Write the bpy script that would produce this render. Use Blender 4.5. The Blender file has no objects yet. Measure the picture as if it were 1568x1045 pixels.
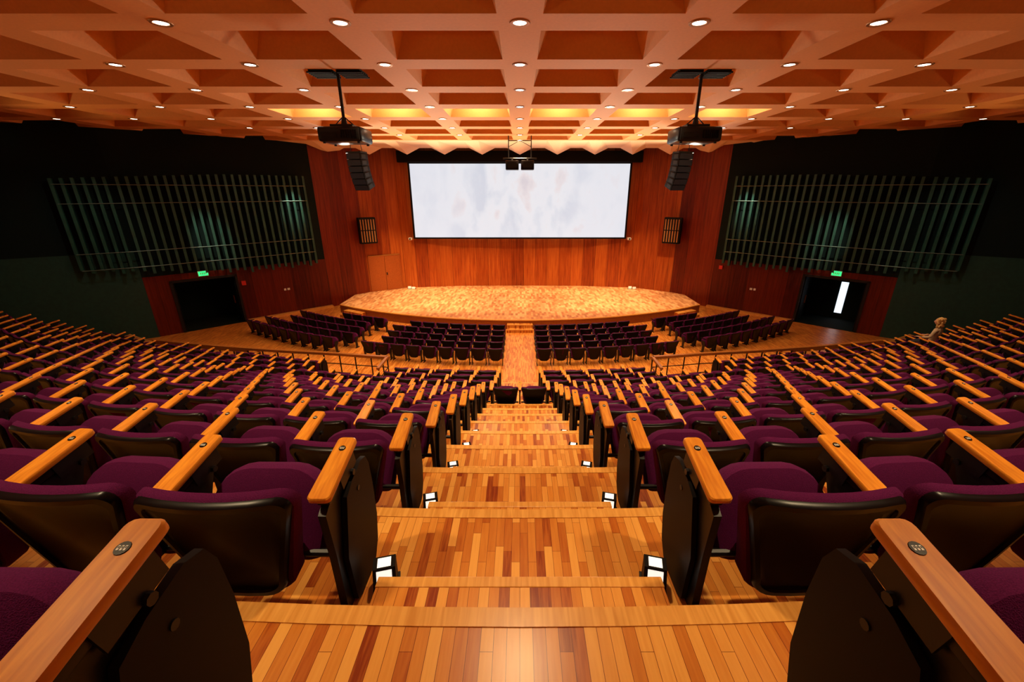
import bpy, bmesh, math, random
import numpy as np
from mathutils import Vector, Matrix
random.seed(4)
D=bpy.data
scene=bpy.context.scene
COL=scene.collection
ZO=6.2
# ------------------------------------------------------------ materials
def newmat(name):
    m=D.materials.new(name); m.use_nodes=True
    nt=m.node_tree; b=nt.nodes['Principled BSDF']
    return m,nt,b
def simple(name,col,rough=0.5,metal=0.0,spec=0.5,bump=0,bscale=40,var=0.0,emit=None,es=0,mis=True):
    m,nt,b=newmat(name)
    b.inputs['Roughness'].default_value=rough
    b.inputs['Metallic'].default_value=metal
    b.inputs['Specular IOR Level'].default_value=spec
    tc=nt.nodes.new('ShaderNodeTexCoord')
    n=nt.nodes.new('ShaderNodeTexNoise'); n.inputs['Scale'].default_value=bscale
    nt.links.new(tc.outputs['Object'],n.inputs['Vector'])
    r=nt.nodes.new('ShaderNodeValToRGB')
    c=Vector(col)
    r.color_ramp.elements[0].color=(*(c*(1-var)),1); r.color_ramp.elements[0].position=.3
    r.color_ramp.elements[1].color=(*(c*(1+var)),1); r.color_ramp.elements[1].position=.7
    nt.links.new(n.outputs['Fac'],r.inputs['Fac'])
    nt.links.new(r.outputs['Color'],b.inputs['Base Color'])
    if bump:
        bp=nt.nodes.new('ShaderNodeBump'); bp.inputs['Strength'].default_value=bump; bp.inputs['Distance'].default_value=.01
        nt.links.new(n.outputs['Fac'],bp.inputs['Height']); nt.links.new(bp.outputs['Normal'],b.inputs['Normal'])
    if emit:
        b.inputs['Emission Color'].default_value=(*emit,1); b.inputs['Emission Strength'].default_value=es
        if not mis:
            m.cycles.emission_sampling='NONE'
    return m
def ramp(nt,stops):
    r=nt.nodes.new('ShaderNodeValToRGB'); e=r.color_ramp.elements
    e[0].position=stops[0][0]; e[0].color=(*stops[0][1],1)
    e[1].position=stops[-1][0]; e[1].color=(*stops[-1][1],1)
    for p,c in stops[1:-1]:
        x=e.new(p); x.color=(*c,1)
    return r
def parquet(name,stops,bw=.26,rh=.042,rough=.28,rot=90,grain=(60,4,4)):
    m,nt,b=newmat(name)
    tc=nt.nodes.new('ShaderNodeTexCoord'); mp=nt.nodes.new('ShaderNodeMapping')
    mp.inputs['Rotation'].default_value=(0,0,math.radians(rot))
    nt.links.new(tc.outputs['Object'],mp.inputs['Vector'])
    br=nt.nodes.new('ShaderNodeTexBrick')
    br.offset=.37; br.offset_frequency=3; br.squash=1.25; br.squash_frequency=2
    br.inputs['Color1'].default_value=(0,0,0,1); br.inputs['Color2'].default_value=(1,1,1,1); br.inputs['Mortar'].default_value=(0,0,0,1)
    br.inputs['Scale'].default_value=1; br.inputs['Mortar Size'].default_value=.0008
    br.inputs['Brick Width'].default_value=bw; br.inputs['Row Height'].default_value=rh; br.inputs['Bias'].default_value=0
    nt.links.new(mp.outputs['Vector'],br.inputs['Vector'])
    mp2=nt.nodes.new('ShaderNodeMapping'); mp2.inputs['Scale'].default_value=grain
    nt.links.new(tc.outputs['Object'],mp2.inputs['Vector'])
    n=nt.nodes.new('ShaderNodeTexNoise'); n.inputs['Scale'].default_value=1.5; n.inputs['Detail'].default_value=5
    nt.links.new(mp2.outputs['Vector'],n.inputs['Vector'])
    mm=nt.nodes.new('ShaderNodeMath'); mm.operation='MULTIPLY_ADD'; mm.inputs[1].default_value=.45; mm.inputs[2].default_value=-.22
    nt.links.new(n.outputs['Fac'],mm.inputs[0])
    ad=nt.nodes.new('ShaderNodeMath'); ad.operation='ADD'
    nt.links.new(br.outputs['Color'],ad.inputs[0]); nt.links.new(mm.outputs[0],ad.inputs[1])
    r=ramp(nt,stops); nt.links.new(ad.outputs[0],r.inputs['Fac'])
    mx=nt.nodes.new('ShaderNodeMixRGB'); mx.blend_type='MULTIPLY'; mx.inputs['Color2'].default_value=(.5,.32,.18,1)
    nt.links.new(br.outputs['Fac'],mx.inputs['Fac']); nt.links.new(r.outputs['Color'],mx.inputs['Color1'])
    nt.links.new(mx.outputs['Color'],b.inputs['Base Color'])
    b.inputs['Roughness'].default_value=rough; b.inputs['Specular IOR Level'].default_value=.3
    return m
def woodwall(name,stops,pw=.9,rough=.38):
    m,nt,b=newmat(name)
    uv=nt.nodes.new('ShaderNodeTexCoord')
    sp=nt.nodes.new('ShaderNodeSeparateXYZ'); nt.links.new(uv.outputs['UV'],sp.inputs[0])
    dv=nt.nodes.new('ShaderNodeMath'); dv.operation='DIVIDE'; dv.inputs[1].default_value=pw; nt.links.new(sp.outputs['X'],dv.inputs[0])
    fl=nt.nodes.new('ShaderNodeMath'); fl.operation='FLOOR'; nt.links.new(dv.outputs[0],fl.inputs[0])
    wn=nt.nodes.new('ShaderNodeTexWhiteNoise'); wn.noise_dimensions='1D'; nt.links.new(fl.outputs[0],wn.inputs['W'])
    fr=nt.nodes.new('ShaderNodeMath'); fr.operation='FRACT'; nt.links.new(dv.outputs[0],fr.inputs[0])
    gt=nt.nodes.new('ShaderNodeMath'); gt.operation='GREATER_THAN'; gt.inputs[1].default_value=.015; nt.links.new(fr.outputs[0],gt.inputs[0])
    mp=nt.nodes.new('ShaderNodeMapping'); mp.inputs['Scale'].default_value=(9,.45,1); nt.links.new(uv.outputs['UV'],mp.inputs['Vector'])
    n=nt.nodes.new('ShaderNodeTexNoise'); n.inputs['Scale'].default_value=1.2; n.inputs['Detail'].default_value=6; n.inputs['Roughness'].default_value=.65
    nt.links.new(mp.outputs['Vector'],n.inputs['Vector'])
    a=nt.nodes.new('ShaderNodeMath'); a.operation='MULTIPLY_ADD'; a.inputs[1].default_value=.3
    nt.links.new(wn.outputs['Value'],a.inputs[0]); nt.links.new(n.outputs['Fac'],a.inputs[2])
    s=nt.nodes.new('ShaderNodeMath'); s.operation='SUBTRACT'; s.inputs[1].default_value=.15; nt.links.new(a.outputs[0],s.inputs[0])
    r=ramp(nt,stops); nt.links.new(s.outputs[0],r.inputs['Fac'])
    mx=nt.nodes.new('ShaderNodeMixRGB'); mx.blend_type='MIX'; mx.inputs['Color1'].default_value=(.03,.006,.003,1)
    nt.links.new(gt.outputs[0],mx.inputs['Fac']); nt.links.new(r.outputs['Color'],mx.inputs['Color2'])
    nt.links.new(mx.outputs['Color'],b.inputs['Base Color']); b.inputs['Roughness'].default_value=rough; b.inputs['Specular IOR Level'].default_value=.22
    return m
def armwood(name,dark,light,rough=.3,spec=.3):
    m,nt,b=newmat(name)
    tc=nt.nodes.new('ShaderNodeTexCoord'); mp=nt.nodes.new('ShaderNodeMapping'); mp.inputs['Scale'].default_value=(45,3,20)
    nt.links.new(tc.outputs['Object'],mp.inputs['Vector'])
    n=nt.nodes.new('ShaderNodeTexNoise'); n.inputs['Scale'].default_value=1; n.inputs['Detail'].default_value=5; n.inputs['Distortion'].default_value=.6
    nt.links.new(mp.outputs['Vector'],n.inputs['Vector'])
    r=ramp(nt,[(.3,dark),(.7,light)]); nt.links.new(n.outputs['Fac'],r.inputs['Fac'])
    nt.links.new(r.outputs['Color'],b.inputs['Base Color']); b.inputs['Roughness'].default_value=rough; b.inputs['Specular IOR Level'].default_value=spec
    return m
M={}
M['floor']=parquet('parquet_floor',[(0,(.22,.030,.004)),(.14,(.42,.105,.012)),(.5,(.60,.215,.030)),(1,(.76,.36,.075))])
M['lowfloor']=parquet('parquet_lower',[(0,(.40,.11,.012)),(.5,(.60,.20,.03)),(1,(.74,.31,.06))],rough=.35)
M['stagefloor']=parquet('parquet_stage',[(0,(.44,.15,.045)),(.5,(.64,.28,.095)),(1,(.80,.42,.17))],bw=.30,rh=.11,rough=.42)
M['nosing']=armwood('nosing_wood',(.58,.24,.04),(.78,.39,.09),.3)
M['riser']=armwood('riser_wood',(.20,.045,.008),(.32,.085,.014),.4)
M['arm']=armwood('armrest_oak',(.54,.155,.010),(.82,.33,.030),.36,.22)
M['rail']=armwood('rail_wood',(.24,.07,.010),(.36,.12,.02),.4)
M['doorwood']=armwood('stage_door_wood',(.26,.05,.007),(.38,.09,.012),.4)
M['wall']=woodwall('mahogany_panel',[(.2,(.040,.003,.0015)),(.5,(.10,.009,.003)),(.85,(.18,.02,.005))])
M['wallside']=woodwall('mahogany_wing_shaded',[(.2,(.07,.005,.0015)),(.5,(.16,.015,.003)),(.85,(.26,.038,.006))],pw=.75)  # same panelling as the stage wall, wing shade put into a darker colour
M['wallstage']=woodwall('mahogany_stage_lit',[(.2,(.14,.014,.002)),(.5,(.30,.050,.005)),(.85,(.47,.115,.014))],pw=.75)  # same wood again, stage light painted in as a brighter orange tone
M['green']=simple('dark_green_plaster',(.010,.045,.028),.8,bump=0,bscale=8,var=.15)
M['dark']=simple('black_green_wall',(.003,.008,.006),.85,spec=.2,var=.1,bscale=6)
M['black']=simple('black_plastic',(.004,.0025,.003),.28,spec=.14)
M['flat']=simple('black_panel',(.005,.003,.003),.55,spec=.14)
M['metal']=simple('black_metal',(.006,.005,.005),.42,metal=.0,spec=.35)
M['purple']=simple('purple_fabric',(.088,.008,.056),.9,spec=.06,bump=.35,bscale=350,var=.25)
M['plate']=simple('number_plate',(.03,.03,.03),.25,metal=.8)
M['digit']=simple('number_digits',(.8,.8,.75),.4)
M['ceil']=simple('ceiling_paint',(.64,.25,.056),.75,bscale=20,var=.04)
M['fascia']=simple('fascia_paint',(.80,.52,.28),.7,var=.03)
M['fin']=simple('teal_fin_metal',(.013,.068,.046),.5,metal=.1,var=.2,bscale=3)
M['finrail']=simple('fin_rail',(.14,.19,.15),.4,metal=.4)
M['white']=simple('white_plastic',(.8,.78,.72),.4)
M['red']=simple('red_plastic',(.6,.02,.01),.4)
M['lamp']=simple('downlight_lens',(1,.9,.8),.3,emit=(1,.86,.66),es=9,mis=False)
M['ledlens']=simple('step_light_lens',(.9,.9,.9),.3,emit=(1,.95,.85),es=.9,mis=False)
M['exit']=simple('exit_sign_green',(.02,.6,.2),.4,emit=(.03,1,.25),es=1.3,mis=False)
M['day']=simple('lit_corridor',(.8,.85,.9),.6,emit=(.8,.9,1),es=1.2,mis=False)
M['glow']=simple('flood_lens',(1,.9,.7),.3,emit=(1,.85,.5),es=12,mis=False)
M['grille']=simple('speaker_grille',(.008,.012,.03),.6)
M['copper']=simple('copper_strip',(.40,.16,.05),.4,metal=.6)
M['skin']=simple('skin',(.50,.27,.17),.55,var=.08)
M['hair']=simple('blonde_hair',(.55,.32,.10),.7,bump=.8,bscale=60,var=.3)
M['shirt']=simple('cream_knit',(.45,.33,.20),.85,bump=.5,bscale=120,var=.1)
M['trousers']=simple('dark_trousers',(.02,.02,.03),.9)
m,nt,b=newmat('projected_image'); M['screen']=m
tc=nt.nodes.new('ShaderNodeTexCoord'); mp=nt.nodes.new('ShaderNodeMapping'); mp.inputs['Scale'].default_value=(1,1,.6); mp.inputs['Location'].default_value=(3.1,0,1.7)
nt.links.new(tc.outputs['Object'],mp.inputs['Vector'])
n=nt.nodes.new('ShaderNodeTexNoise'); n.inputs['Scale'].default_value=.7; n.inputs['Detail'].default_value=4; n.inputs['Distortion'].default_value=.2
nt.links.new(mp.outputs['Vector'],n.inputs['Vector'])
sp=nt.nodes.new('ShaderNodeSeparateXYZ'); nt.links.new(tc.outputs['Object'],sp.inputs[0])
ab=nt.nodes.new('ShaderNodeMath'); ab.operation='ABSOLUTE'; nt.links.new(sp.outputs['X'],ab.inputs[0])
mr=nt.nodes.new('ShaderNodeMapRange'); mr.inputs['From Min'].default_value=2.2; mr.inputs['From Max'].default_value=4.4; mr.inputs['To Min'].default_value=.75; mr.inputs['To Max'].default_value=.25
nt.links.new(ab.outputs[0],mr.inputs['Value'])
r=ramp(nt,[(.36,(.66,.70,.80)),(.44,(.78,.81,.88)),(.50,(.87,.88,.93)),(.58,(.89,.89,.93)),(.64,(.87,.78,.79)),(.72,(.72,.64,.68))])
nt.links.new(n.outputs['Fac'],r.inputs['Fac'])
mx=nt.nodes.new('ShaderNodeMixRGB'); mx.inputs['Color1'].default_value=(.84,.86,.93,1)
nt.links.new(mr.outputs[0],mx.inputs['Fac']); nt.links.new(r.outputs['Color'],mx.inputs['Color2'])
nt.links.new(mx.outputs['Color'],b.inputs['Emission Color']); b.inputs['Emission Strength'].default_value=.9
b.inputs['Base Color'].default_value=(.06,.06,.07,1); b.inputs['Roughness'].default_value=.9

# ------------------------------------------------------------ mesh helpers
class MB:
    def __init__(s): s.v=[]; s.f=[]; s.m=[]; s.mats=[]
    def mi(s,k):
        if k not in s.mats: s.mats.append(k)
        return s.mats.index(k)
    def add(s,vs,fs,mat):
        o=len(s.v); s.v+= [tuple(p) for p in vs]; i=s.mi(mat)
        for f in fs: s.f.append(tuple(a+o for a in f)); s.m.append(i)
    def box(s,x0,x1,y0,y1,z0,z1,mat,M4=None,bev=0):
        if bev>0:
            bm=bmesh.new(); bmesh.ops.create_cube(bm,size=1)
            for v in bm.verts:
                v.co=Vector(((x0+x1)/2+v.co.x*(x1-x0),(y0+y1)/2+v.co.y*(y1-y0),(z0+z1)/2+v.co.z*(z1-z0)))
            bmesh.ops.bevel(bm,geom=bm.edges[:],offset=bev,segments=2,affect='EDGES',profile=.5)
            bm.verts.index_update()
            vs=[v.co.copy() for v in bm.verts]; fs=[[v.index for v in f.verts] for f in bm.faces]; bm.free()
        else:
            vs=[Vector(p) for p in ((x0,y0,z0),(x1,y0,z0),(x1,y1,z0),(x0,y1,z0),(x0,y0,z1),(x1,y0,z1),(x1,y1,z1),(x0,y1,z1))]
            fs=[(0,3,2,1),(4,5,6,7),(0,1,5,4),(1,2,6,5),(2,3,7,6),(3,0,4,7)]
        if M4 is not None: vs=[M4@p for p in vs]
        s.add(vs,fs,mat)
    def cyl(s,p0,p1,r0,r1,mat,n=12,cap=True):
        p0=Vector(p0);p1=Vector(p1); ax=(p1-p0).normalized()
        t=Vector((0,0,1)) if abs(ax.z)<.9 else Vector((1,0,0)); a=ax.cross(t).normalized(); bb=ax.cross(a)
        vs=[]
        for p,r in ((p0,r0),(p1,r1)):
            for i in range(n):
                q=2*math.pi*i/n; vs.append(p+a*math.cos(q)*r+bb*math.sin(q)*r)
        fs=[(i,(i+1)%n,n+(i+1)%n,n+i) for i in range(n)]
        if cap: fs+=[tuple(range(n))[::-1],tuple(range(n,2*n))]
        s.add(vs,fs,mat)
    def prism(s,pts,x0,x1,mat):
        n=len(pts); vs=[(x0,y,z) for y,z in pts]+[(x1,y,z) for y,z in pts]
        fs=[tuple(range(n))[::-1],tuple(range(n,2*n))]+[(i,(i+1)%n,n+(i+1)%n,n+i) for i in range(n)]
        s.add(vs,fs,mat)
    def pad(s,outline,prof,O,up,mat,curv=0,right=(1,0,0),thin=None):
        O=Vector(O);up=Vector(up).normalized();R=Vector(right).normalized();N=R.cross(up)*-1
        if N.y<0: N=-N
        vs=[];n=len(outline)
        for sc,off in prof:
            for a,b in outline:
                a2=a*sc;b2=b*sc
                of=off
                if thin and off>0:
                    t=(b2/thin[2]+1)/2; of=off*(thin[1]+(thin[0]-thin[1])*max(0,min(1,t)))
                vs.append(O+R*a2+up*b2+N*(of+curv*a2*a2))
        fs=[]
        for k in range(len(prof)-1):
            for i in range(n):
                j=(i+1)%n; fs.append((k*n+i,k*n+j,(k+1)*n+j,(k+1)*n+i))
        fs.append(tuple(range(n))[::-1]); fs.append(tuple(range((len(prof)-1)*n,len(prof)*n)))
        s.add(vs,fs,mat)
    def mesh(s,name,smooth=35):
        me=D.meshes.new(name); me.from_pydata(s.v,[],s.f)
        for k in s.mats: me.materials.append(M[k])
        me.polygons.foreach_set('material_index',s.m)
        me.update()
        if smooth:
            me.polygons.foreach_set('use_smooth',[True]*len(s.f))
            me.set_sharp_from_angle(angle=math.radians(smooth))
        return me
    def obj(s,name,smooth=35,parent=None,loc=(0,0,0)):
        o=D.objects.new(name,s.mesh(name,smooth)); COL.objects.link(o); o.location=loc
        if parent: o.parent=parent
        return o
def recalc(me):
    bm=bmesh.new(); bm.from_mesh(me); bmesh.ops.recalc_face_normals(bm,faces=bm.faces[:]); bm.to_mesh(me); bm.free()
def empty(name):
    e=D.objects.new(name,None); COL.objects.link(e); return e

# ------------------------------------------------------------ seating geometry
NR=13
def Ek(k): return 1.007+.9*(k-1)
def Fk(k): return -1.354-.394*(k-1) if k<=10 else -4.9-.27*(k-10)
def Rk(k): return 21.5 if k<=6 else 21.5+7.5*(k-6)/7.
def g(k,x): return x*x/(2*Rk(k))
XT=16.6
def edgeY(k,x): return Ek(k)+g(k,x)
mb=MB()
xs=[-XT+2*XT*i/96 for i in range(97)]
for k in range(-2,NR+1):
    z=Fk(k); zn=Fk(k+1) if k<NR else -6.2
    for i in range(96):
        a,b_=xs[i],xs[i+1]
        ya0=edgeY(k-1,a) ; yb0=edgeY(k-1,b_); ya1=edgeY(k,a); yb1=edgeY(k,b_)
        nz=.055
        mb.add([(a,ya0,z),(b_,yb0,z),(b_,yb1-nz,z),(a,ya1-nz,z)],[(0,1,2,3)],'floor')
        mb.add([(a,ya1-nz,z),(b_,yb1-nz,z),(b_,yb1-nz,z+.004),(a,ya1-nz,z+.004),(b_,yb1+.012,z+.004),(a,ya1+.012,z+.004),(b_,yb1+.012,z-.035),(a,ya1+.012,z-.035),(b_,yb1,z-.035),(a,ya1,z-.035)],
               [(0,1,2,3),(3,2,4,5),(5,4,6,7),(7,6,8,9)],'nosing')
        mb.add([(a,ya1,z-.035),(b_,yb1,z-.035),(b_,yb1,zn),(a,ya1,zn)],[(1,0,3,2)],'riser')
for sx in (-1,1):
    for k in range(-2,NR+1):
        x=sx*XT; z=Fk(k)
        mb.add([(x,edgeY(k-1,x),z),(x,edgeY(k,x),z),(x,edgeY(k,x),-6.2),(x,edgeY(k-1,x),-6.2)],[(0,1,2,3)],'riser')
mb.obj('tiered_floor',0)
mb=MB()
for k in range(1,NR):
    z=(Fk(k)+Fk(k+1))/2; w=.60
    if k in (9,): continue
    y0=Ek(k)+.001; y1=y0+.30
    mb.box(-w,w,y0,y1-.05,Fk(k+1)+.001,z,'floor')
    mb.box(-w-.004,w+.004,y1-.05,y1,z-.03,z+.004,'nosing',bev=.004)
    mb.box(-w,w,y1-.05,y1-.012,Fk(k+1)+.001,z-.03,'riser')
mb.obj('aisle_steps',0)
def steplight():
    m=MB()
    m.prism([(-.03,0),(.10,0),(.10,.025),(.04,.13),(-.03,.13)],-.05,.05,'flat')
    m.add([(-.034,.047,.124),(.034,.047,.124),(.034,.099,.033),(-.034,.099,.033)],[(0,1,2,3)],'ledlens')
    m.add([(-.030,-.02,.1315),(.030,-.02,.1315),(.030,.033,.1315),(-.030,.033,.1315)],[(0,1,2,3)],'ledlens')
    m.box(-.06,.06,-.04,.12,0,.008,'metal')
    return m.mesh('step_light_unit',30)
slm=steplight()
for k in range(1,9):
    for sx in (-1,1):
        o=D.objects.new('step_light',slm); COL.objects.link(o); o.location=(sx*.655,Ek(k)+.24,Fk(k+1)+.001); o.rotation_euler=(0,0,sx*2.9)
        o.location.y=Ek(k)+.44; o.location.x=sx*.63

# ------------------------------------------------------------ seat
def roundtrap(wt,wb,h,rt,rb,n=6):
    pts=[]
    cs=[(wt,h/2,rt,0),(-wt,h/2,rt,90),(-wb,-h/2,rb,180),(wb,-h/2,rb,270)]
    for cx,cy,r,a0 in cs:
        sx=1 if cx>0 else -1; sy=1 if cy>0 else -1
        for i in range(n+1):
            a=math.radians(a0+90*i/n)
            pts.append((cx-sx*r+math.cos(a)*r,cy-sy*r+math.sin(a)*r))
    return [(a,b+(.014*(1-(a/wt)**2) if b>0 else 0)) for a,b in pts]
def subdiv(o):
    r=[]
    for i in range(len(o)):
        a=o[i];b=o[(i+1)%len(o)]
        r.append(a)
        L=math.hypot(a[0]-b[0],a[1]-b[1])
        if L>.12:
            n=int(L/.07)
            for q in range(1,n): r.append((a[0]+(b[0]-a[0])*q/n,a[1]+(b[1]-a[1])*q/n))
    return r
BO=subdiv(roundtrap(.282,.165,.54,.045,.09,5))
CO=subdiv(roundtrap(.290,.19,.545,.055,.10,5))
PO=subdiv(roundtrap(.262,.235,.40,.17,.05,6))
PO2=subdiv(roundtrap(.235,.215,.34,.14,.04,6))
def seat_core(m):
    up=(0,-.17,.985)
    m.pad(BO,[(.80,-.026),(.86,-.030),(.875,-.040),(.955,-.040),(.985,-.028),(.985,-.004)],(0,.13,.475),up,'black',curv=.45)
    m.pad(CO,[(.97,-.016),(1,-.004),(1,.050),(.95,.068),(.7,.078),(.3,.076)],(0,.13,.475),up,'purple',curv=.45,thin=(.40,1.3,.27))
    up2=(0,.36,.93)
    m.pad(PO,[(.3,-.062),(.75,-.060),(.95,-.046),(1,-.015),(1,.02),(.96,.04)],(0,.390,.41),up2,'purple')
    m.pad(PO2,[(1,.03),(.98,.055),(.85,.065),(.4,.068)],(0,.390,.41),up2,'black')
    m.cyl((-.29,.29,.28),(.29,.29,.28),.018,.018,'metal',8)
    for sx in (-1,1):
        m.prism([(.16,.26),(.32,.26),(.32,.30),(.21,.42),(.16,.42)],sx*.15-.012,sx*.15+.012,'metal')
def stanchion(m,x):
    m.prism([(.18,0),(.44,0),(.44,.025),(.35,.05),(.34,.34),(.44,.58),(.42,.62),(.24,.585),(.20,.56),(.22,.34),(.23,.05),(.18,.025)],x-.016,x+.016,'metal')
def arm(m,x,num=True):
    stanchion(m,x)
    L=.325
    T=Matrix.Translation((x,.352,.671))@Matrix.Rotation(math.radians(12.5),4,'X')
    o=[]
    wn,wf=.045,.040
    for cx,cy,a0 in ((wf,L/2,0),(-wf,L/2,90),(-wn,-L/2,180),(wn,-L/2,270)):
        r=.018; sx=1 if cx>0 else -1; sy=1 if cy>0 else -1
        for i in range(4):
            a=math.radians(a0+30*i); o.append((cx-sx*r+math.cos(a)*r,cy-sy*r+math.sin(a)*r))
    n=len(o)
    vs=[];lv=[(.93,-.014),(1,-.009),(1,.009),(.93,.014)]
    for sc,z in lv:
        for a,b in o:
            k=.004 if sc<1 else 0
            vs.append(T@Vector((a-(k if a>0 else -k),b-(k if b>0 else -k),z)))
    fs=[tuple(range(n))[::-1],tuple(range(3*n,4*n))]
    for q in range(3):
        for i in range(n): fs.append((q*n+i,q*n+(i+1)%n,(q+1)*n+(i+1)%n,(q+1)*n+i))
    m.add(vs,fs,'arm')
    if num:
        c=T@Vector((0,.095,.0135)); c2=T@Vector((0,.095,.0160)); m.cyl(c,c2,.015,.014,'plate',14)
        for dx in (-.007,0,.007):
            ps=[T@Vector((dx+a,.095+b,.0167)) for a,b in ((-.0022,-.005),(.0022,-.005),(.0022,.005),(-.0022,.005))]
            m.add(ps,[(0,1,2,3)],'digit')
            ps=[T@Vector((dx+a,.095+b,.0171)) for a,b in ((-.001,-.001),(.0014,-.001),(.0014,.003),(-.001,.003))]
            m.add(ps,[(0,1,2,3)],'plate')
    m.box(-.026,.026,-.14,.10,-.055,-.012,'metal',M4=T,bev=.006)
    m.cyl((x-.045,.42,.60),(x+.045,.42,.60),.014,.014,'metal',8)
    for s in (-1,1): m.box(s*.030-.004,s*.030+.004,-.04,.11,-.085,-.013,'metal',M4=T)
def endpanel(m,x,s):
    pts=[(.28,.02),(.26,.28),(.33,.54),(.40,.575),(.50,.60),(.555,.585),(.580,.53),(.592,.40),(.59,.22),(.56,.09),(.51,.02),(.47,.0),(.32,.0)]
    m.prism(pts,x+s*.020,x+s*.042,'flat')
    m.cyl((x+s*.04,.44,.50),(x+s*.045,.44,.50),.012,.012,'metal',10)
    m.box(min(x,x+s*.03),max(x,x+s*.03),.28,.40,.22,.30,'metal')
def variant(key):
    m=MB(); seat_core(m)
    if 'R' in key: arm(m,.32)
    if 'L' in key: arm(m,-.32)
    if 'r' in key: endpanel(m,.32,1)
    if 'l' in key: endpanel(m,-.32,-1)
    if 'q' in key:
        for s in (-1,1):
            m.prism([(.18,0),(.42,0),(.42,.025),(.33,.05),(.32,.30),(.40,.50),(.22,.50),(.20,.34),(.22,.05),(.18,.025)],s*.27-.012,s*.27+.012,'metal')
        m.box(-.315,-.275,.16,.46,.60,.63,'black',bev=.008)
    return m
VAR={k:variant(k) for k in ('R','L','Rr','Ll','LR','q')}
VM={}
for k in VAR:
    me=VAR[k].mesh('seat_mesh_'+k,40); recalc(me); VM[k]=me
VNP={k:np.array(VAR[k].v) for k in VAR}
def build_row(name,items,sc=1.0):
    V=[];F=[];MI=[];off=0
    mats=['black','purple','metal','arm','plate','digit','flat']
    for (vk,x,y,z,a) in items:
        p=VNP[vk]*sc; c,s=math.cos(a),math.sin(a)
        q=np.empty_like(p); q[:,0]=p[:,0]*c-p[:,1]*s+x; q[:,1]=p[:,0]*s+p[:,1]*c+y; q[:,2]=p[:,2]+z
        V.append(q); mb_=VAR[vk]; mp=[mats.index(t) for t in mb_.mats]
        F+= [tuple(i+off for i in f) for f in mb_.f]; MI+=[mp[i] for i in mb_.m]; off+=len(p)
    me=D.meshes.new(name); me.from_pydata(np.concatenate(V).tolist(),[],F)
    for t in mats: me.materials.append(M[t])
    me.polygons.foreach_set('material_index',MI); me.polygons.foreach_set('use_smooth',[True]*len(F)); me.update()
    me.set_sharp_from_angle(angle=math.radians(40)); recalc(me)
    o=D.objects.new(name,me); COL.objects.link(o); return o
person_pos=None
for k in range(1,NR+1):
    items=[]
    xmax={1:3.2,2:5.2,3:7.5,4:10,5:12.5}.get(k,15 if k<=10 else {11:13.6,12:11.4,13:9.3}[k])
    x0=.77 if k<=9 else .62
    if k==10: x0=.66
    for sx in (-1,1):
        x=x0; first=True; lst=[]
        while x<xmax:
            th=math.atan(x/Rk(k)); step=.64*math.cos(th); xc=x+step/2
            gap = (k>=12 and 3.6<xc<6.4)
            if not gap: lst.append((xc,th,first))
            first = gap
            x+=step
        for i,(xc,th,fi) in enumerate(lst):
            xx=sx*xc; y=edgeY(k-1,xx)+.035
            rot = -th if sx<0 else th
            if fi: rot*=.3
            if sx<0: vk='R' if not fi else 'Rr'
            else: vk='L' if not fi else 'Ll'
            items.append((vk,xx,y,Fk(k)+.002,rot))
            if k==10 and sx>0 and person_pos is None and xc>12.2: person_pos=(xx,y,Fk(k)+.002,rot)
    if k==10:
        items.append(('LR',-.32,edgeY(9,0)+.03,Fk(10)+.002,0)); items.append(('R',.32,edgeY(9,0)+.03,Fk(10)+.002,0))
    if k<=3:
        for vk,x,y,z,a in items:
            o=D.objects.new('auditorium_seat',VM[vk]); COL.objects.link(o); o.location=(x,y,z); o.rotation_euler=(0,0,a)
    else:
        build_row('auditorium_seat_row',items)
YC=36.6
for j in range(5):
    R=22.5-.72*j; items=[]
    for sx in (-1,1):
        t=.62/R
        while t<.57-.012*j:
            tc_=t+.30/R
            if not (.275<tc_<.330) and not (j>=4 and tc_>.47):
                items.append(('q',sx*R*math.sin(tc_),YC-R*math.cos(tc_),-6.198,sx*tc_))
            t+=.64/R
    build_row('auditorium_seat_row',items,.97)

# ------------------------------------------------------------ guard rails
for sx in (-1,1):
    m=MB()
    def RY(x): return Ek(NR)-.06+g(NR,min(x,6.0))+(0 if x<6 else (x*x-36)/(2*52))
    def P(x,z): return (sx*x,RY(x),z)
    f=Fk(NR); n=16; xa,xb=4.2,12.9
    hr=.78
    for i in range(n):
        a=xa+(xb-xa)*i/n; b_=xa+(xb-xa)*(i+1)/n
        for (z0,z1,w,mt) in ((f+hr-.12 if a>9 else f+hr-.05,f+hr+.03,.05,'rail'),(f+.10,f+.13,.012,'metal'),(f+.42,f+.445,.010,'metal')):
            pa=Vector(P(a,0));pb=Vector(P(b_,0)); dn=Vector((-(pb-pa).y,(pb-pa).x,0)).normalized()*w
            vs=[]
            for z in (z0,z1):
                for p in (pa,pb): vs+=[Vector((p.x,p.y,z))-dn,Vector((p.x,p.y,z))+dn]
            m.add(vs,[(0,1,3,2),(4,6,7,5),(0,2,6,4),(1,5,7,3),(0,4,5,1),(2,3,7,6)],mt)
        p=P(a,0); m.box(p[0]-.016,p[0]+.016,p[1]-.016,p[1]+.016,f,f+hr,'metal')
    p=P(xa,0)
    for y0 in (-.85,-.42):
        m.box(p[0]-.016,p[0]+.016,p[1]+y0-.016,p[1]+y0+.016,f,f+hr,'metal')
    m.box(p[0]-.045,p[0]+.045,p[1]-.9,p[1]+.05,f+hr-.04,f+hr+.03,'rail',bev=.01)
    m.box(p[0]-.01,p[0]+.01,p[1]-.9,p[1],f+.42,f+.445,'metal')
    o=m.obj('guard_rail',0); recalc(o.data)

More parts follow.
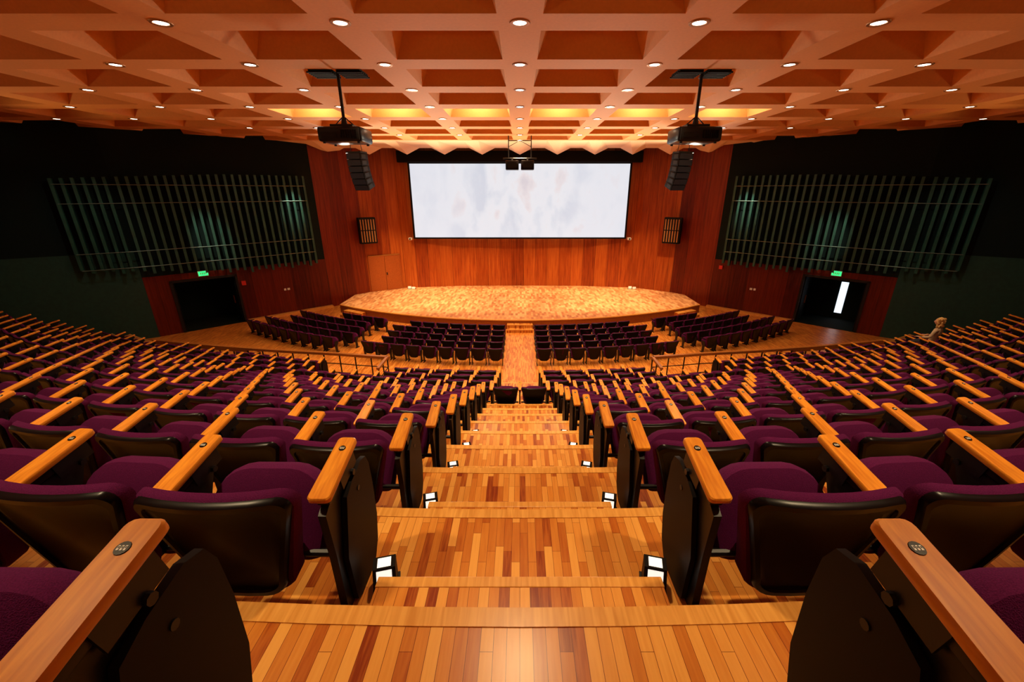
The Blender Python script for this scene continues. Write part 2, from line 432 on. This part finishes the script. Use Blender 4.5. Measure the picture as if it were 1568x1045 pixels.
# ------------------------------------------------------------ lower floor, stage
m=MB(); m.add([(-24,-6,-6.2),(24,-6,-6.2),(24,28,-6.2),(-24,28,-6.2)],[(0,1,2,3)],'lowfloor'); m.obj('floor',0)
ZS=-5.75
RS=YC-18.7
m=MB(); n=48; fr=[];A=.575
def backY(x):
    pts_=[(0,26.33),(4,26.25),(7.3,25.7),(9.1,24.5),(10.8,22.8)]
    x=abs(x)
    for (a,ya),(b_,yb) in zip(pts_,pts_[1:]):
        if x<=b_: return ya+(yb-ya)*(x-a)/(b_-a)-.01
    return 22.8
for i in range(n+1):
    t=-A+2*A*i/n; fr.append((RS*math.sin(t),YC-RS*math.cos(t)))
for i in range(n):
    (xa,ya),(xb,yb)=fr[i],fr[i+1]
    m.add([(xa,ya+.09,ZS),(xb,yb+.09,ZS),(xb,backY(xb),ZS),(xa,backY(xa),ZS)],[(0,1,2,3)],'stagefloor')
    m.add([(xa,ya-.02,ZS+.003),(xb,yb-.02,ZS+.003),(xb,yb+.09,ZS+.003),(xa,ya+.09,ZS+.003)],[(0,1,2,3)],'nosing')
    m.add([(xa,ya-.02,ZS-.04),(xb,yb-.02,ZS-.04),(xb,yb-.02,ZS+.003),(xa,ya-.02,ZS+.003)],[(0,1,2,3)],'nosing')
    m.add([(xa,ya,-6.199),(xb,yb,-6.199),(xb,yb,ZS-.03),(xa,ya,ZS-.03)],[(0,1,2,3)],'riser')
for sx in (-1,1):
    x,y=fr[-1]; x*=sx
    m.add([(x,y,-6.199),(x,backY(x),-6.199),(x,backY(x),ZS),(x,y,ZS)],[(0,1,2,3)],'riser')
m.obj('stage',0)
def stairs(name,cx,cy,rot,w,n,depth=.28,h=.45):
    m=MB()
    for i in range(n):
        z1=h*(n-i)/(n+1); y0=-depth*(i+1)
        m.box(-w/2,w/2,y0,y0+depth,0,z1,'floor')
        m.box(-w/2-.01,w/2+.01,y0-.01,y0+.05,z1-.03,z1+.005,'nosing',bev=.004)
    o=m.obj(name,0); o.location=(cx,cy,-6.199); o.rotation_euler=(0,0,rot); return o
stairs('stage_steps',0,18.69,0,1.2,2)
for sx in (-1,1):
    t=.50; stairs('stage_steps',sx*RS*math.sin(t),YC-RS*math.cos(t)-.005,sx*t,1.3,2)

# ------------------------------------------------------------ walls
def wall(name,pts,z0,z1,mat,opens=(),s0=0):
    V=[];F=[];UV=[]
    s=s0
    def quad(p,d,sa,sb,za,zb):
        o=len(V)
        for ss,zz in ((sa,za),(sb,za),(sb,zb),(sa,zb)):
            q=p+d*(ss); V.append((q.x,q.y,zz)); UV.append((s+ss,zz))
        F.append((o,o+1,o+2,o+3))
    for i in range(len(pts)-1):
        p=Vector((*pts[i],0));q=Vector((*pts[i+1],0)); L=(q-p).length; d=(q-p)/L
        op=[o for o in opens if o[0]==i]
        if not op: quad(p,d,0,L,z0,z1)
        else:
            _,a,b_,zt=op[0]
            quad(p,d,0,a,z0,z1); quad(p,d,b_,L,z0,z1); quad(p,d,a,b_,zt,z1)
        s+=L
    me=D.meshes.new(name); me.from_pydata(V,[],F); me.materials.append(M[mat])
    uvl=me.uv_layers.new(name='UVMap')
    for l in me.loops: uvl.data[l.index].uv=UV[l.vertex_index]
    o=D.objects.new(name,me); COL.objects.link(o)
    return o
ZT=3.4
wall('wall_stage',[(-9.1,24.5),(-7.3,25.7),(-4,26.25),(0,26.35),(4,26.25),(7.3,25.7),(9.1,24.5)],-6.2,ZT,'wallstage')
wall('wall_stage_left',[(-10.73,22.8),(-10,23.5),(-9.1,24.5)],-6.2,ZT,'wallside')
wall('wall_stage_right',[(9.1,24.5),(10,23.5),(10.73,22.8)],-6.2,ZT,'wallside',s0=3)
for sx,nm in ((-1,'left'),(1,'right')):
    A_=Vector((sx*10.73,22.8,0)); B_=Vector((sx*16.3,17.6,0)); C_=Vector((sx*21,14.5,0)); Dd=Vector((sx*21,-5,0))
    L=(B_-A_).length
    sd0,sd1=4.30,6.67
    wall('wall_'+nm+'_wood',[A_[:2],B_[:2]],-6.2,-3.5,'wall',[(0,sd0,sd1,-3.88)])
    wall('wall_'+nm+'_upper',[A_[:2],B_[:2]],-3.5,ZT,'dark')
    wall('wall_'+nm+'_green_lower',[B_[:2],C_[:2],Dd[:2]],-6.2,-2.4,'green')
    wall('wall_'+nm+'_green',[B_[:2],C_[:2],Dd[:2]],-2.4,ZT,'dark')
    d=(B_-A_).normalized(); nin=Vector((-sx*abs(d.y),-abs(d.x),0)).normalized()
    e=empty('double_door')
    m=MB()
    def W(s,o,z): q=A_+d*s+nin*o; return (q.x,q.y,z)
    def wbox(m,s0,s1,o0,o1,z0,z1,mt):
        vs=[W(s0,o0,z0),W(s1,o0,z0),W(s1,o1,z0),W(s0,o1,z0),W(s0,o0,z1),W(s1,o0,z1),W(s1,o1,z1),W(s0,o1,z1)]
        m.add(vs,[(0,3,2,1),(4,5,6,7),(0,1,5,4),(1,2,6,5),(2,3,7,6),(3,0,4,7)],mt)
    wbox(m,sd0-.10,sd0,-.2,.06,-6.19,-3.80,'metal'); wbox(m,sd1,sd1+.10,-.2,.06,-6.19,-3.80,'metal'); wbox(m,sd0-.1,sd1+.1,-.2,.06,-3.88,-3.78,'metal')
    o=m.obj('door_frame',0,e); recalc(o.data)
    m=MB()
    wbox(m,sd0-.1,sd0,-2.2,-.2,-6.19,-3.8,'dark'); wbox(m,sd1,sd1+.1,-2.2,-.2,-6.19,-3.8,'dark'); wbox(m,sd0,sd1,-2.3,-2.2,-6.19,-3.8,'dark'); wbox(m,sd0,sd1,-2.2,-.2,-3.88,-3.8,'dark'); wbox(m,sd0,sd1,-2.2,-.0,-6.195,-6.18,'dark')
    if sx>0: wbox(m,sd0+1.28,sd0+1.58,-2.2,-2.17,-5.9,-4.3,'day')
    o=m.obj('vestibule',0,e); recalc(o.data)
    m=MB()
    wbox(m,sd0+.0,sd0+.05,-1.25,-.1,-6.18,-3.9,'flat'); wbox(m,sd1-.05,sd1,-1.25,-.1,-6.18,-3.9,'flat')
    for ss,o1 in ((sd0+.05,.0),(sd1-.09,0)):
        wbox(m,ss,ss+.04,-1.15,-1.05,-5.4,-5.0,'copper')
    o=m.obj('door_leaves',0,e); recalc(o.data)
    m=MB(); wbox(m,(sd0+sd1)/2-.2,(sd0+sd1)/2+.2,.02,.08,-3.70,-3.46,'white'); wbox(m,(sd0+sd1)/2-.18,(sd0+sd1)/2+.18,.08,.09,-3.68,-3.48,'exit')
    for q in range(4):
        s_=(sd0+sd1)/2-.12+q*.065; wbox(m,s_,s_+.03,.09,.093,-3.63,-3.53,'white')
    o=m.obj('exit_sign',0); recalc(o.data)
    m=MB(); wbox(m,0,sd0-.1,.01,.25,-6.2,-6.08,'nosing'); o=m.obj('trim_1' if sx<0 else 'trim_2',0); recalc(o.data)
    m=MB(); wbox(m,2.0,2.12,.01,.05,-4.9,-4.80,'white'); wbox(m,2.18,2.28,.01,.05,-4.9,-4.80,'white'); o=m.obj('wall_socket',0); recalc(o.data)
    m=MB()
    if sx>0: wbox(m,.3,.48,.01,.08,-4.0,-3.80,'red'); o=m.obj('fire_alarm_box',0); recalc(o.data)
    else: wbox(m,sd0-.4,sd0-.22,.01,.08,-4.35,-4.15,'red'); o=m.obj('fire_alarm_box',0); recalc(o.data)
    m=MB(); d2=(C_-B_).normalized(); n2=Vector((-sx*abs(d2.y),-abs(d2.x),0)).normalized()
    s=.55; idx=0
    path=[]
    while s<L+1.7:
        if s<L: p=A_+d*s; nn=nin; dd=d
        else: p=B_+d2*(s-L); nn=n2; dd=d2
        path.append((p,nn,dd))
        zb=-3.62-.10*(idx%3==1)+max(0,s-3.5)*.11; zt=.72-max(0,s-4)*.05
        def fb(o0,o1,w,mt,z0,z1,off=0):
            c=p+dd*off
            vs=[]
            for z in (z0,z1):
                for a_,b2 in ((-w,o0),(w,o0),(w,o1),(-w,o1)):
                    q=c+dd*a_+nn*b2; vs.append((q.x,q.y,z))
            m.add(vs,[(0,3,2,1),(4,5,6,7),(0,1,5,4),(1,2,6,5),(2,3,7,6),(3,0,4,7)],mt)
        fb(.12,.40,.018,'fin',zb,zt); fb(.385,.41,.05,'fin',zb,zt)
        s+=.30; idx+=1
    for i in range(len(path)-1):
        for z in (-3.0,-2.35,-.45,.25):
            p,nn,dd=path[i]; q=path[i+1][0]; nn2=path[i+1][1]
            a=p+nn*.43;b_=q+nn2*.43
            m.cyl((a.x,a.y,z),(b_.x,b_.y,z),.016,.016,'finrail',6,False)
            if i%4==0: m.cyl((p.x,p.y,z),(a.x,a.y,z),.02,.02,'metal',6,False)
    o=m.obj('acoustic_fin_screen',0); recalc(o.data)
wall('wall_rear',[(-21,-5),(21,-5)],-6.2,ZT,'dark')

# ------------------------------------------------------------ screen
YS=25.65
e=empty('projection_screen')
m=MB(); m.add([(-6.33,YS-.06,-2.62),(6.33,YS-.06,-2.62),(6.33,YS-.06,1.49),(-6.33,YS-.06,1.49)],[(0,1,2,3)],'screen'); m.obj('screen_surface',0,e)
m=MB()
for a,b_,c,d_ in ((-6.43,6.43,1.49,1.56),(-6.43,6.43,-2.71,-2.62),(-6.43,-6.33,-2.62,1.49),(6.33,6.43,-2.62,1.49)): m.box(a,b_,YS-.10,YS,c,d_,'flat')
m.box(-6.95,6.95,YS-.35,YS-.02,1.55,2.15,'flat')
m.obj('screen_frame',0,e)
for sx in (-1,1):
    m=MB(); m.box(sx*6.6-.10,sx*6.6+.10,25.35,25.6,-2.76,-2.62,'white',bev=.02); m.cyl((sx*6.6,25.35,-2.69),(sx*6.6,25.28,-2.69),.045,.045,'black'); m.box(sx*6.6-.03,sx*6.6+.03,25.55,25.85,-2.72,-2.66,'white'); m.obj('wall_camera',30)
    m=MB(); m.box(sx*6.9-.10,sx*6.9+.10,25.35,25.42,ZS,ZS+.16,'white'); m.box(sx*6.9+.15,sx*6.9+.35,25.3,25.37,ZS,ZS+.13,'white'); m.box(sx*6.9-.14,sx*6.9+.4,25.3,25.45,ZS,ZS+.015,'metal'); m.obj('floor_socket_box',0)
# ------------------------------------------------------------ stage door (left)
p1=Vector((-7.3,25.7,0)); p2=Vector((-9.1,24.5,0)); dd=(p2-p1).normalized(); nn=Vector((dd.y,-dd.x,0))
if nn.y>0: nn=-nn
m=MB()
def W2(m,s0,s1,o0,o1,z0,z1,mt):
    vs=[]
    for z in (z0,z1):
        for s_,o_ in ((s0,o0),(s1,o0),(s1,o1),(s0,o1)):
            q=p1+dd*s_+nn*o_; vs.append((q.x,q.y,z))
    m.add(vs,[(0,3,2,1),(4,5,6,7),(0,1,5,4),(1,2,6,5),(2,3,7,6),(3,0,4,7)],mt)
Z0=ZS+.01
W2(m,.2,1.09,.01,.05,Z0,ZS+2.1,'doorwood'); W2(m,1.11,2.0,.01,.05,Z0,ZS+2.1,'doorwood')
W2(m,.14,.2,.01,.07,Z0,ZS+2.16,'doorwood'); W2(m,2.0,2.06,.01,.07,Z0,ZS+2.16,'doorwood'); W2(m,.14,2.06,.01,.07,ZS+2.1,ZS+2.16,'rail')
W2(m,1.0,1.05,.05,.1,ZS+.95,ZS+1.1,'plate')
o=m.obj('door_1',0); recalc(o.data)
for sx in (-1,1):
    m=MB(); m.box(-.48,.48,-.3,.05,-.72,.72,'flat',bev=.03)
    for i in range(6): m.box(-.40+i*.145,-.34+i*.145,-.33,-.29,-.62,.62,'copper')
    m.box(-.44,.44,-.335,-.3,.0,.05,'flat'); m.box(-.15,.15,.04,.35,-.1,.1,'metal')
    o=m.obj('wall_loudspeaker',30); o.location=(sx*8.75,24.25,-2.1); o.rotation_euler=(0,0,sx*math.radians(-34))
# ------------------------------------------------------------ ceiling
ZC=2.3; PX=2.6; PY=2.1; Y0=7.18
m=MB(); bw=.32; dp=.62; tp=.30
for i in range(-8,8):
    for j in range(-6,8):
        x0=i*PX;x1=x0+PX;y0=Y0+j*PY;y1=y0+PY
        r0=[(x0,y0),(x1,y0),(x1,y1),(x0,y1)]
        r1=[(x0+bw,y0+bw),(x1-bw,y0+bw),(x1-bw,y1-bw),(x0+bw,y1-bw)]
        r2=[(x0+bw+tp,y0+bw+tp*.6),(x1-bw-tp,y0+bw+tp*.6),(x1-bw-tp,y1-bw-tp*.6),(x0+bw+tp,y1-bw-tp*.6)]
        vs=[(a,b_,ZC) for a,b_ in r0+r1]+[(a,b_,ZC+dp) for a,b_ in r2]
        fs=[]
        for q in range(4):
            w=(q+1)%4; fs.append((q,4+q,4+w,w)); fs.append((4+q,8+q,8+w,4+w))
        fs.append((8,9,10,11)); m.add(vs,fs,'ceil')
YE=Y0+8*PY
m.add([(-24,YE,ZC+.9),(24,YE,ZC+.9),(24,28,ZC+.9),(-24,28,ZC+.9)],[(0,1,2,3)],'dark')
m.obj('ceiling',0)
m=MB(); pt=[];w=2.0
nt_=10
for i in range(-nt_,nt_+1):
    x=i*w; pt+= [(x-.0,1.84)] ; pt+=[(x+w*.34,2.16),(x+w*.66,2.16)]
for i in range(len(pt)-1):
    (a,za),(b_,zb)=pt[i],pt[i+1]
    m.add([(a,YE,za),(b_,YE,zb),(b_,YE,ZC+.9),(a,YE,ZC+.9),(a,YE-2.1,ZC),(b_,YE-2.1,ZC),],[(0,1,2,3),(4,5,1,0)],'fascia')
m.obj('ceiling_fascia',0)
dm=MB()
n=20
vs=[]
for r_,z_ in ((.15,0),(.145,-.012),(.105,-.012),(.095,.0)):
    for q in range(n): t=2*math.pi*q/n; vs.append((math.cos(t)*r_,math.sin(t)*r_,z_))
fs=[(k*n+i,k*n+(i+1)%n,(k+1)*n+(i+1)%n,(k+1)*n+i) for k in range(3) for i in range(n)]
dm.add(vs,fs,'copper')
dm.add([(math.cos(2*math.pi*q/n)*.096,math.sin(2*math.pi*q/n)*.096,-.004) for q in range(n)],[tuple(range(n))[::-1]],'lamp')
dme=dm.mesh('downlight_mesh',0)
WARM=(1,.73,.40)
def spot(name,loc,target,energy,size,blend=.6,col=WARM,rad=.1):
    l=D.lights.new(name,'SPOT'); l.energy=energy; l.spot_size=math.radians(size); l.spot_blend=blend; l.color=col; l.shadow_soft_size=rad
    o=D.objects.new(name,l); COL.objects.link(o); o.location=loc
    o.rotation_euler=(Vector(target)-Vector(loc)).to_track_quat('-Z','Y').to_euler(); return o
for i in range(-7,8):
    for j in range(-3,8):
        x=i*PX;y=Y0+j*PY
        if y>17 and abs(x)>12-(y-17): continue
        if y> 21: continue
        o=D.objects.new('downlight',dme); COL.objects.link(o); o.location=(x,y,ZC-.002)
        if (i+j)%2==0 and abs(x)<11:
            spot('downlight_beam',(x,y,ZC-.06),(x,y,-6),(560 if abs(x)<6 else 250)*(.75 if y<4 else 1),88,.8)
for cx in (-6.5,-3.9,-1.3,1.3,3.9,6.5):
    y=Y0+3.5*PY
    m=MB(); m.box(cx-.45,cx+.45,y+.1,y+.22,ZC+.42,ZC+.50,'glow'); m.box(cx-.5,cx+.5,y+.06,y+.26,ZC+.50,ZC+.6,'white'); m.obj('coffer_flood_light',0)
    l=D.lights.new('coffer_flood','POINT'); l.energy=85; l.color=(1,.90,.64); l.shadow_soft_size=.2
    o=D.objects.new('coffer_flood',l); COL.objects.link(o); o.location=(cx,y-.1,ZC+.25)
for x in (-7.8,-5.2,-2.6,0,2.6,5.2,7.8):
    spot('stage_beam',(x,Y0+6*PY,ZC-.08),(x*.9,22.6,-5.7),2900,48,.8,(1,.76,.48),.15)
    spot('backwall_beam',(x,Y0+6*PY,ZC-.10),(x*.93,25.5,-5.0),3000,32,1.0,(1,.76,.44),.15)
for x in (-9,-4.5,4.5,9):
    spot('stage_ceiling_fill',(x*.95,22.6,.4 if abs(x)>5 else -2.9),(x*.5,18.0,2.4),900 if abs(x)>5 else 2600,110,.9,(1,.88,.66),.3)  # added fill without a fixture, brightens the ceiling bays near the stage
for sx in (-1,1):
    for (x,y,e_) in ((15.5,12,330),(15.5,5,230),(7,-3,380)):
        spot('ceiling_fill',(sx*x,y,-.5),(sx*x*.35,y+3.0,2.3),e_,125,.9,(1,.62,.28),.3)  # added fill spots, no fixture there; they lift the dim coffers
for sx in (-1,1):
    spot('fin_wash',(sx*9.9,20.4,1.6),(sx*11.6,21.9,-1.2),750,24,.8,(.85,1,.82),.05)
    spot('fin_wash',(sx*12.8,16.4,1.6),(sx*14.1,19.4,-2.2),850,24,.9,(.85,1,.82),.05)
    spot('side_wall_wash',(sx*13,14.5,1.9),(sx*18.5,16,-4.2),170,75,.9,(.9,1,.8),.1)

# ------------------------------------------------------------ projectors
for sx in (-1,1):
    e=empty('ceiling_projector'); e.location=(sx*3.75,9.85,0)
    m=MB(); m.box(-.46,.46,-.36,.36,.98,1.27,'black',bev=.05)
    m.box(-.42,.42,-.38,-.35,1.01,1.24,'metal',bev=.01)
    for i in range(7): m.box(.04+i*.05,.065+i*.05,-.395,-.375,1.04,1.20,'black')
    m.box(-.36,-.05,-.395,-.375,1.06,1.15,'plate')
    m.cyl((.2*sx,.34,1.12),(.2*sx,.5,1.12),.12,.10,'metal',20); m.cyl((.2*sx,.5,1.12),(.2*sx,.505,1.12),.08,.08,'plate',20)
    for a in (-.36,.36):
        for b_ in (-.28,.28): m.cyl((a,b_,.95),(a,b_,.99),.03,.03,'metal',8)
    m.obj('projector_body',30,e)
    m=MB(); m.box(-.24,.24,-.2,.2,1.28,1.33,'metal',bev=.01); m.cyl((0,0,1.33),(0,0,2.85),.033,.033,'metal',12); m.cyl((0,0,1.33),(0,0,1.46),.07,.045,'metal',12)
    for a in (-.2,.2): m.cyl((a,0,1.33),(0,0,1.5),.012,.012,'metal',6)
    m.obj('ceiling_mount',30,e)
    e=empty('ceiling_air_vent'); e.location=(sx*3.75,9.9,0)
    m=MB(); m.box(-.52,-.07,-.25,.25,ZC-.02,ZC+.03,'dark')
    m.box(.07,.52,-.25,.25,ZC-.02,ZC+.03,'dark')
    for i in range(6):
        y=-.24+i*.09; m.box(-.56,-.05,y,y+.03,ZC-.045,ZC-.02,'flat'); m.box(.05,.56,y,y+.03,ZC-.045,ZC-.02,'flat')
    m.obj('vent_louvres',0,e)
e=empty('hanging_projector_rig'); e.location=(0,20,0)
m=MB()
for a in (-.34,.34):
    m.box(a-.29,a+.29,-.3,.3,.90,1.28,'black',bev=.03); m.box(a-.2,a+.2,-.32,-.29,.98,1.22,'flat'); m.cyl((a,.29,1.12),(a,.4,1.12),.1,.09,'metal',14)
m.cyl((-.75,0,1.38),(.75,0,1.38),.03,.03,'metal',8)
for a in (-.5,.5): m.cyl((a,0,1.38),(a,0,2.4),.022,.022,'metal',8); m.cyl((a,0,1.85),(0,0,2.1),.012,.012,'metal',6)
m.cyl((-.5,0,2.1),(.5,0,2.1),.02,.02,'metal',8)
for a in (-.34,.34): m.box(a-.03,a+.03,-.03,.03,1.26,1.40,'metal')
m.obj('projector_pair',30,e)
for sx in (-1,1):
    e=empty('line_array_speaker'); e.location=(sx*6.85,18.9,0); e.rotation_euler=(0,0,sx*math.radians(20))
    m=MB(); z=1.5; y=0
    for i in range(6):
        ang=math.radians(1+4.5*i); T=Matrix.Translation((0,y,z))@Matrix.Rotation(ang,4,'X')
        m.box(-.36,.36,-.22,.25,-.238,-.004,'flat',M4=T,bev=.012)
        m.box(-.33,.33,-.232,-.215,-.225,-.014,'grille',M4=T)
        for a in (-.365,.355): m.box(a,a+.01,-.15,.1,-.2,-.05,'metal',M4=T)
        z-=.238*math.cos(ang); y+=.238*math.sin(ang)
    m.box(-.38,.38,-.2,.2,1.5,1.56,'metal')
    for a in (-.3,.3): m.cyl((a,0,1.56),(a*.5,0,2.6),.012,.012,'metal',6)
    m.obj('speaker_cabinets',30,e)

# ------------------------------------------------------------ seated person
def skin_body(name,joints,edges,mat,parent,root=0,sub=2):
    me=D.meshes.new(name); me.from_pydata([j[0] for j in joints],edges,[]); me.materials.append(M[mat])
    o=D.objects.new(name,me); COL.objects.link(o); o.parent=parent
    sk=o.modifiers.new('skin','SKIN'); sk.use_smooth_shade=True
    for i,j in enumerate(joints):
        rr=j[1]; me.skin_vertices[0].data[i].radius=(rr,rr) if not isinstance(rr,tuple) else rr
        me.skin_vertices[0].data[i].use_root=(i==root)
    s=o.modifiers.new('sub','SUBSURF'); s.levels=sub; s.render_levels=sub
    return o
e=empty('seated_person')
torso=[((0,.27,.50),(.15,.12)),((0,.22,.68),(.13,.10)),((0,.19,.86),(.15,.105)),((0,.20,.99),(.12,.085)),((0,.215,1.06),.055),
 ((-.16,.20,.97),.058),((-.23,.24,.76),.045),((-.20,.44,.70),.036),((.16,.20,.97),.058),((.23,.24,.76),.045),((.20,.44,.70),.036)]
skin_body('upper_body',torso,[(0,1),(1,2),(2,3),(3,4),(3,5),(5,6),(6,7),(3,8),(8,9),(9,10)],'shirt',e)
legs=[((0,.27,.49),(.13,.10)),((-.10,.38,.50),.085),((-.12,.68,.48),.062),((-.12,.70,.28),.052),((-.12,.70,.08),.04),((-.12,.82,.04),.035),
 ((.10,.38,.50),.085),((.12,.68,.48),.062),((.12,.70,.28),.052),((.12,.70,.08),.04),((.12,.82,.04),.035)]
skin_body('legs',legs,[(0,1),(1,2),(2,3),(3,4),(4,5),(0,6),(6,7),(7,8),(8,9),(9,10)],'trousers',e)
for sx in (-1,1):
    bx=sx*.20; J=[((bx,.44,.70),.028),((bx,.50,.70),(.034,.018))]; E=[(0,1)]
    for q,(dx,l) in enumerate(((-.027,.065),(-.009,.075),(.009,.070),(.027,.055))):
        i=len(J); J+=[((bx+dx,.535,.698),.010),((bx+dx,.535+l*.55,.690),.009),((bx+dx,.535+l,.670),.007)]; E+=[(1,i),(i,i+1),(i+1,i+2)]
    i=len(J); J+=[((bx-sx*.035,.495,.695),.011),((bx-sx*.055,.53,.685),.009)]; E+=[(1,i),(i,i+1)]
    skin_body('hand',J,E,'skin',e,0,1)
m=MB()
def ball(m,c,r,mat,nu=20,nv=14,fn=None):
    vs=[];fs=[]
    for i in range(nv+1):
        ph=math.pi*i/nv
        for j in range(nu):
            t=2*math.pi*j/nu; p=Vector((math.sin(ph)*math.cos(t)*r[0],math.sin(ph)*math.sin(t)*r[1],math.cos(ph)*r[2]))
            if fn: p=fn(p)
            vs.append(Vector(c)+p)
    for i in range(nv):
        for j in range(nu): fs.append((i*nu+j,i*nu+(j+1)%nu,(i+1)*nu+(j+1)%nu,(i+1)*nu+j))
    m.add(vs,fs,mat)
def face(p):
    q=p.copy()
    if q.z<-.02: q.x*=1+ (q.z+.02)*2.6
    if q.y>0 and abs(q.x)<.018 and -.04<q.z<.01: q.y+=.020
    if q.y>0 and .012<q.z<.03 and abs(q.x)<.05: q.y-=.004
    return q
m.cyl((0,.215,1.03),(0,.23,1.15),.05,.048,'skin',14)
ball(m,(0,.24,1.22),(.075,.092,.115),'skin',28,22,face)
for sx in (-1,1):
    ball(m,(sx*.076,.235,1.215),(.012,.02,.03),'skin',8,6)
    ball(m,(sx*.028,.322,1.235),(.012,.008,.008),'white',8,6); ball(m,(sx*.028,.329,1.235),(.005,.004,.005),'black',6,4)
ball(m,(0,.323,1.165),(.024,.008,.007),'red',10,6)
o=m.obj('head',60,e)
m=MB()
ball(m,(0,.215,1.245),(.096,.098,.118),'hair',24,16,lambda p: p+Vector((0,-.006,0))+Vector((math.sin(p.z*140)*.005,math.sin(p.x*150)*.005,math.sin(p.y*130)*.005)))
rr=random.Random(5)
for q in range(34):
    a=rr.uniform(math.pi*.95,math.pi*2.05); h=rr.uniform(-.17,.08)
    ball(m,(math.cos(a)*.088,.21+math.sin(a)*.082,1.24+h),(.034,.034,.04),'hair',8,6)
o=m.obj('hair',60,e)
ppx,ppy,ppz,ppr=person_pos
c_,s_=math.cos(ppr),math.sin(ppr)
e.location=(ppx-s_*.06,ppy+c_*.06,ppz+.01); e.rotation_euler=(0,0,ppr)
spot('side_seat_light',(10.4,Y0+PY*2,ZC-.06),(12.2,12,-4.5),420,50,.9)

# ------------------------------------------------------------ world, camera
w=D.worlds.new('world'); scene.world=w; w.use_nodes=True
w.node_tree.nodes['Background'].inputs[0].default_value=(.5,.25,.12,1); w.node_tree.nodes['Background'].inputs[1].default_value=.05
cam=D.cameras.new('camera'); co=D.objects.new('camera',cam); COL.objects.link(co)
cam.sensor_width=36; cam.lens=36*630/1568; cam.shift_x=-12/1568; cam.clip_start=.02
co.location=(0,0,0); co.rotation_euler=(math.radians(70),0,0); scene.camera=co
for o in D.objects:
    if o.parent is None: o.location.z+=ZO
scene.view_settings.view_transform='Standard'; scene.view_settings.look='None'
